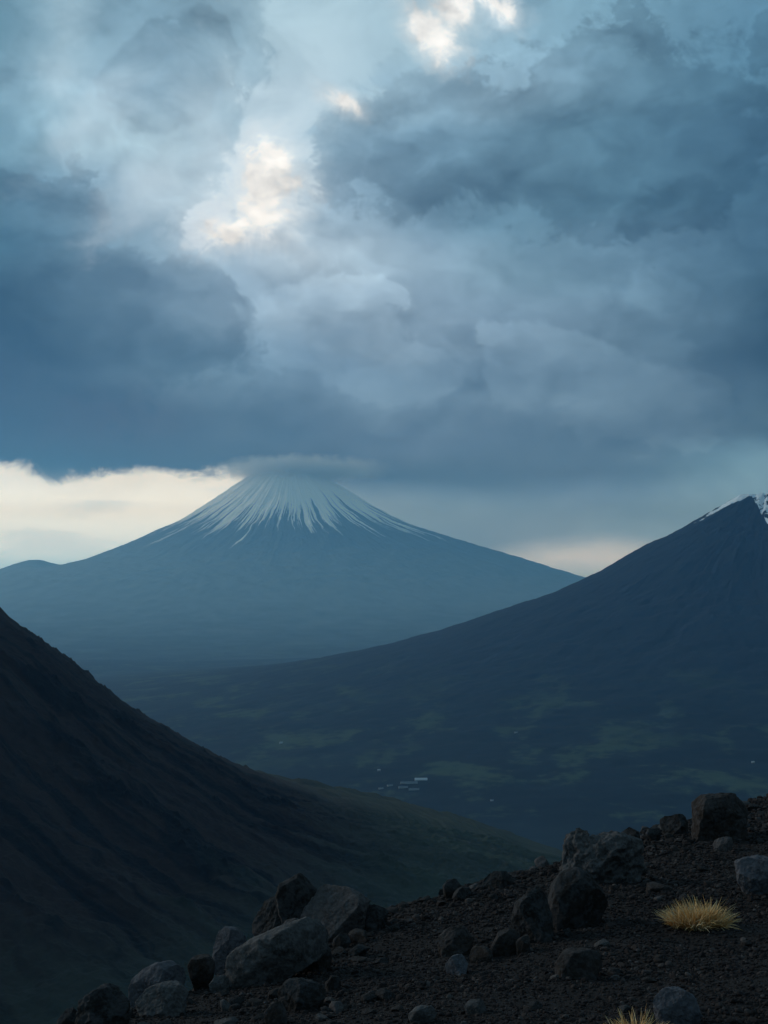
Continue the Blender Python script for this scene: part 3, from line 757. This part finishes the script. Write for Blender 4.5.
rs = np.random.default_rng(11)
while placed < 285 and tries < 8000:
    tries += 1
    mode = rs.random()
    if mode < 0.30:                       # along the crest
        x = rs.uniform(-1.9, 4.9); y = float(crest(x)) + rs.uniform(-1.3, 0.25)
    elif mode < 0.58:                     # round the piles at the left
        x = rs.uniform(-1.8, 0.0); y = rs.uniform(5.6, 10.2)
    else:
        x = rs.uniform(-1.6, 4.6); y = rs.uniform(5.4, 16.5)
    if y > crest(x) + 0.3: continue
    X = 384 + x / y * F
    z = float(zg(x, y)); Yp = HY - (z - CZ) / y * F
    if X < 40 or X > 790 or Yp > 1040: continue
    size = float(np.clip(rs.lognormal(math.log(0.075), 0.42), 0.045, 0.19)) * (0.85 + 0.03 * y)
    if not clear_of_rocks(x, y, size * 0.3): continue
    o = bpy.data.objects.new('stone', stone_mesh[placed % 16]); COL.objects.link(o)
    o.location = (x, y, z + size * 0.12)
    o.scale = (size, size, size)
    o.rotation_euler = (rs.uniform(-0.35, 0.35), rs.uniform(-0.35, 0.35), rs.uniform(0, 6.28))
    tag(o, 'small loose stone, one of many scattered over the black gravel', 'stone', 'loose stones scattered over the gravel')
    placed += 1

# settle: gravel chips, uncountable
def gravel(count, base, faces, smin, smax, seed, xr=(-2.2, 5.6), yr=(4.4, 18.0)):
    rs = np.random.default_rng(seed)
    # density falls with distance squared so that the cover looks even
    y = 1.0 / np.sqrt(rs.uniform(1 / yr[1]**2, 1 / yr[0]**2, count * 3)) if False else rs.uniform(yr[0], yr[1], count * 3)
    x = rs.uniform(-0.30, 0.30, count * 3) * y
    keep = (y < crest(x) + 0.5) & (rs.random(count * 3) < np.clip(9.0 / y, 0.35, 1.0))
    x, y = x[keep][:count], y[keep][:count]
    m = len(x)
    size = smin * (smax / smin) ** (rs.random(m) ** 2.2)
    size *= np.clip(y / 9.0, 0.75, 1.6)
    clump = fbm(x / 0.6, y / 0.6, 8.8, 3)
    size *= np.clip(1 + clump * 0.5, 0.6, 1.6)
    variants = []
    for i in range(24):
        v = chip(base, rs, 7) * np.array([1, rs.uniform(0.6, 1), rs.uniform(0.45, 0.8)])
        variants.append(v * 0.5)
    variants = np.array(variants)
    vi = rs.integers(0, 24, m)
    P = variants[vi]
    a = rs.uniform(0, 2 * np.pi, m); tx, ty = rs.normal(0, 0.35, m), rs.normal(0, 0.35, m)
    ca, sa = np.cos(a), np.sin(a)
    # tilt about x, then y, then spin about z
    yv = P[..., 1] * np.cos(tx)[:, None] - P[..., 2] * np.sin(tx)[:, None]
    zv = P[..., 1] * np.sin(tx)[:, None] + P[..., 2] * np.cos(tx)[:, None]
    xv = P[..., 0] * np.cos(ty)[:, None] + zv * np.sin(ty)[:, None]
    zv = -P[..., 0] * np.sin(ty)[:, None] + zv * np.cos(ty)[:, None]
    X_ = xv * ca[:, None] - yv * sa[:, None]; Y_ = xv * sa[:, None] + yv * ca[:, None]
    V = np.stack([X_ * size[:, None] + x[:, None], Y_ * size[:, None] + y[:, None], zv * size[:, None] + (zg(x, y) + size * 0.10)[:, None]], -1).reshape(-1, 3)
    nb = base.shape[0]
    Fc = (faces[None] + (np.arange(m) * nb)[:, None, None]).reshape(-1, 3)
    tone = np.repeat(np.clip(rs.normal(0.36, 0.22, m) + (rs.random(m) < 0.10) * 0.45, 0, 1), nb)
    return V, Fc, tone
V1, Fa, t1 = gravel(80000, I1, F1, 0.010, 0.038, 21)
V2, Fb, t2 = gravel(7000, I2, F2, 0.03, 0.065, 22)
V = np.concatenate([V1, V2]); Fc = np.concatenate([Fa, Fb + len(V1)]); tone = np.concatenate([t1, t2])
gm_, n, b = material('gravel_stone')
pos = n.n.new('ShaderNodeNewGeometry').outputs['Position']
g = n.noise(pos, 120.0, 4, 0.6)
c = n.ramp(attr(n, 'tone'), [(0.0, (0.0119, 0.0077, 0.0072)), (0.35, (0.0237, 0.0155, 0.0137)), (0.65, (0.0395, 0.0282, 0.0244)), (1.0, (0.0823, 0.0649, 0.0589))], 'LINEAR')
c = n.mix(n.ss(g, 0.35, 0.7, 0, 0.4), c, (0.0131, 0.0134, 0.0144, 1))
n.l.new(c, b.inputs['Base Color'])
me = np_mesh('gravel', V, Fc, gm_, smooth=False, attrs={'tone': tone})
tag(link(bpy.data.objects.new('gravel', me)), kind='stuff', label='black and grey gravel covering the foreground ridge', cat='gravel')

# ------------------------------------------------------------------ grass tufts
tuft_mat, n, b = material('dry_grass')
c = n.ramp(attr(n, 'along'), [(0.0, (0.14, 0.050, 0.012)), (0.35, (0.58, 0.24, 0.05)), (1.0, (0.85, 0.50, 0.19))], 'LINEAR')
c = n.mix(attr(n, 'pale'), c, (0.70, 0.60, 0.38, 1))
n.l.new(c, b.inputs['Base Color']); b.inputs['Roughness'].default_value = 0.7
b.inputs['Subsurface Weight'].default_value = 0.0
def tuft(label, X, Y, wpx, hpx, count, seed, upright=0.35):
    hit = ground_hit(X, Y); x0, y0, z0 = hit; k = y0 / F
    W_, H_ = wpx * k, hpx * k
    rs = np.random.default_rng(seed)
    Vs, Fs, al, pl = [], [], [], []
    lobes = [(-0.22, 0.02, 0.14, 0.85), (-0.05, -0.06, 0.18, 1.0), (0.12, 0.04, 0.19, 1.1), (0.25, 0.0, 0.12, 0.75), (0.02, 0.12, 0.16, 1.0)]
    off = 0
    for i in range(count):
        rad = math.sqrt(rs.random()); an = rs.uniform(0, 2 * math.pi)
        lobe = lobes[rs.integers(0, len(lobes))]
        bx, by = lobe[0] * W_ + math.cos(an) * rad * W_ * lobe[2], lobe[1] * W_ + math.sin(an) * rad * W_ * lobe[2] * 0.8
        out = np.array([math.cos(an) * (0.35 + rad), math.sin(an) * (0.35 + rad), 0]) + np.array([rs.normal(0, 0.3), rs.normal(0, 0.3), 0])
        L = H_ * rs.uniform(0.45, 1.2) * lobe[3]
        stiff = (rs.uniform(1.4, 2.4) if rs.random() < 0.18 else rs.uniform(0.1, 1.2)) * (0.4 + rad)
        p = np.array([bx, by, -0.01]); d = np.array([out[0] * 0.45, out[1] * 0.45, 1.0]); d /= np.linalg.norm(d)
        side = np.cross(d, rs.normal(size=3)); side /= np.linalg.norm(side)
        w0 = rs.uniform(0.0016, 0.0034)
        seg = 5
        ring = []
        for sgi in range(seg + 1):
            t = sgi / seg
            w = w0 * (1 - t) ** 0.7 + 0.0003
            ring += [p - side * w, p + side * w]
            d = d + out * 0.16 * stiff + np.array([0, 0, -0.14 * stiff * t]); d /= np.linalg.norm(d)
            p = p + d * L / seg
            al += [t, t]
        q = rs.random() ** 2.5 * 0.9
        pl += [q] * (2 * (seg + 1))
        Vs += ring
        for sgi in range(seg):
            a = off + 2 * sgi; Fs.append((a, a + 1, a + 3, a + 2))
        off += 2 * (seg + 1)
    V = np.array(Vs)
    V[:, 2] += 0
    me = np_mesh('grass_tuft', V, np.array(Fs), tuft_mat, attrs={'along': al, 'pale': pl})
    o = link(bpy.data.objects.new('grass_tuft', me)); o.location = (x0, y0 + W_ * 0.2, float(zg(x0, y0 + W_ * 0.2)))
    return tag(o, label, 'grass tuft')
tuft('rounded golden dry grass tuft on the black gravel at the right', 701, 931, 72, 27, 1500, 5)
tuft('straw-coloured grass tuft cut off by the bottom edge of the picture', 636, 1046, 48, 31, 600, 6)

# ------------------------------------------------------------------ far buildings on the valley floor
dg = bpy.context.evaluated_depsgraph_get()
dg.update()
def land_hit(X, Y):
    o = Vector(((X - 384) / F * 300, 300, (HY - Y) / F * 300 + CZ)); d = Vector(((X - 384) / F, 1, (HY - Y) / F)).normalized()
    ok, p, nn, i, ob, mw = scene.ray_cast(dg, o, d)
    return p if ok else None
roof_mat, n, b = material('pale_roof'); b.inputs['Base Color'].default_value = (0.42, 0.44, 0.46, 1); b.inputs['Roughness'].default_value = 0.5
wall_mat, n, b = material('white_wall'); b.inputs['Base Color'].default_value = (0.34, 0.35, 0.36, 1)
dim_mat, n, b = material('weathered_roof'); b.inputs['Base Color'].default_value = (0.16, 0.175, 0.19, 1)
def building(label, X, Y, w, dep, h, rot, name, cat, roof=roof_mat, group=None):
    p = land_hit(X, Y)
    if p is None: return
    e = bpy.data.objects.new(name, None); link(e); e.location = (p.x, p.y, p.z - 1.0); e.rotation_euler = (0, 0, rot)
    tag(e, label, cat, group)
    hw, hd = w / 2, dep / 2
    V = [(-hw,-hd,0),(hw,-hd,0),(hw,hd,0),(-hw,hd,0),(-hw,-hd,h),(hw,-hd,h),(hw,hd,h),(-hw,hd,h)]
    Fq = [(0,1,5,4),(1,2,6,5),(2,3,7,6),(3,0,4,7),(4,5,6,7),(3,2,1,0)]
    me = np_mesh('wall', np.array(V, float), np.array(Fq), wall_mat, smooth=False)
    link(bpy.data.objects.new('wall', me), e)
    o = 0.6; rh = h + dep * 0.28
    V = [(-hw-o,-hd-o,h+0.05),(hw+o,-hd-o,h+0.05),(hw+o,hd+o,h+0.05),(-hw-o,hd+o,h+0.05),(-hw-o,0,rh),(hw+o,0,rh)]
    bm = bmesh.new(); vs = [bm.verts.new(q) for q in V]
    for f in ((0,1,5,4),(2,3,4,5),(1,2,5),(3,0,4),(3,2,1,0)): bm.faces.new([vs[q] for q in f])
    me = bpy.data.meshes.new('roof'); bm.to_mesh(me); bm.free(); me.materials.append(roof)
    link(bpy.data.objects.new('roof', me), e)
building('longest bright white-roofed hall of the hamlet on the valley floor', 421, 780.5, 55, 26, 6, 0.05, 'hall', 'hall')
building('white-roofed hall in front of the longest bright hall', 409, 783.5, 75, 18, 5, 0.08, 'hall', 'hall', dim_mat)
building('grey-roofed shed at the near right end of the hamlet', 414, 790, 45, 14, 5, 0.02, 'shed', 'shed', dim_mat)
building('grey-roofed shed in the middle of the hamlet', 403, 788, 40, 14, 5, 0.1, 'shed', 'shed', dim_mat)
building('small grey-roofed shed left of the middle of the hamlet', 390, 786, 24, 12, 5, 0.3, 'shed', 'shed', dim_mat)
building('small grey-roofed house at the left end of the hamlet', 381, 789, 20, 12, 5, 0.2, 'house', 'house', dim_mat)
building('lone white house standing beyond the hamlet', 379, 771, 13, 9, 7, 0.1, 'house', 'house')
building('lone white house far left on the valley floor by the cinder slope', 281, 743.5, 15, 10, 7, 0.4, 'house', 'house')
building('lone white house at the right edge of the valley floor', 753, 763, 12, 9, 7, 0.2, 'house', 'house')
building('small grey house on the meadow right of the hamlet', 492, 801, 12, 9, 6, 0.2, 'house', 'house', dim_mat)
building('small grey house on the foot of the right mountain', 516, 733, 16, 10, 6, 0.2, 'house', 'house', dim_mat)

# ------------------------------------------------------------------ cap cloud on the summit
def cap_cloud():
    D = 40000.0; s = D / F
    bm = bmesh.new(); bmesh.ops.create_icosphere(bm, subdivisions=4, radius=1.0)
    ev = bpy.data.meshes.new('cloud'); bm.to_mesh(ev); bm.free()
    m = bpy.data.materials.new('cap_cloud'); m.use_nodes = True; t = m.node_tree; t.nodes.clear()
    n = NT(t)
    pv = t.nodes.new('ShaderNodeVolumePrincipled'); pv.inputs['Color'].default_value = (0.88, 0.90, 0.92, 1)
    pv.inputs['Density Attribute'].default_value = ''
    oc = t.nodes.new('ShaderNodeTexCoord').outputs['Object']
    nz = n.noise(n.v('MULTIPLY', oc, (1.3, 0.5, 0.22)), 5.5, 5, 0.62)
    q = n.v('ADD', oc, n.comb(0.0, 0.0, n.m('MULTIPLY', n.m('SUBTRACT', nz, 0.5), 1.7)))
    fall = n.ss(n.v('LENGTH', q, out=1), 1.0, 0.0)
    n._in(pv.inputs['Density'], n.m('MULTIPLY', fall, 0.0040))
    t.links.new(pv.outputs[0], t.nodes.new('ShaderNodeOutputMaterial').inputs['Volume'])
    ev.materials.append(m)
    ob = link(bpy.data.objects.new('cloud', ev))
    ob.location = ((300 - 384) * s, D - 20 * s, (HY - 471) * s + CZ); ob.scale = (98 * s, 62 * s, 16 * s)
    tag(ob, 'soft grey cap cloud hiding the summit of the snowy volcano', 'cloud', kind='stuff')
cap_cloud()

# ------------------------------------------------------------------ haze
def haze():
    z0, z1, r = FLOOR - 75 + CZ, BOX_TOP, BOX_R
    V = np.array([(x, y, z) for z in (z0, z1) for x, y in ((-r, -r), (r, -r), (r, r), (-r, r))], float)
    Fq = np.array([(3,2,1,0),(4,5,6,7),(0,1,5,4),(1,2,6,5),(2,3,7,6),(3,0,4,7)])
    m = bpy.data.materials.new('haze'); m.use_nodes = True; t = m.node_tree; t.nodes.clear()
    pv = t.nodes.new('ShaderNodeVolumePrincipled')
    pv.inputs['Color'].default_value = (*HAZE_COLOR, 1)
    pv.inputs['Density'].default_value = HAZE_DENSITY
    pv.inputs['Density Attribute'].default_value = ''
    pv.inputs['Absorption Color'].default_value = (1, 1, 1, 1)
    pv.inputs['Anisotropy'].default_value = HAZE_G
    t.links.new(pv.outputs[0], t.nodes.new('ShaderNodeOutputMaterial').inputs['Volume'])
    me = np_mesh('haze', V, Fq, m, smooth=False)
    tag(link(bpy.data.objects.new('haze', me)), kind='stuff', label='blue air filling the valley', cat='haze')
haze()
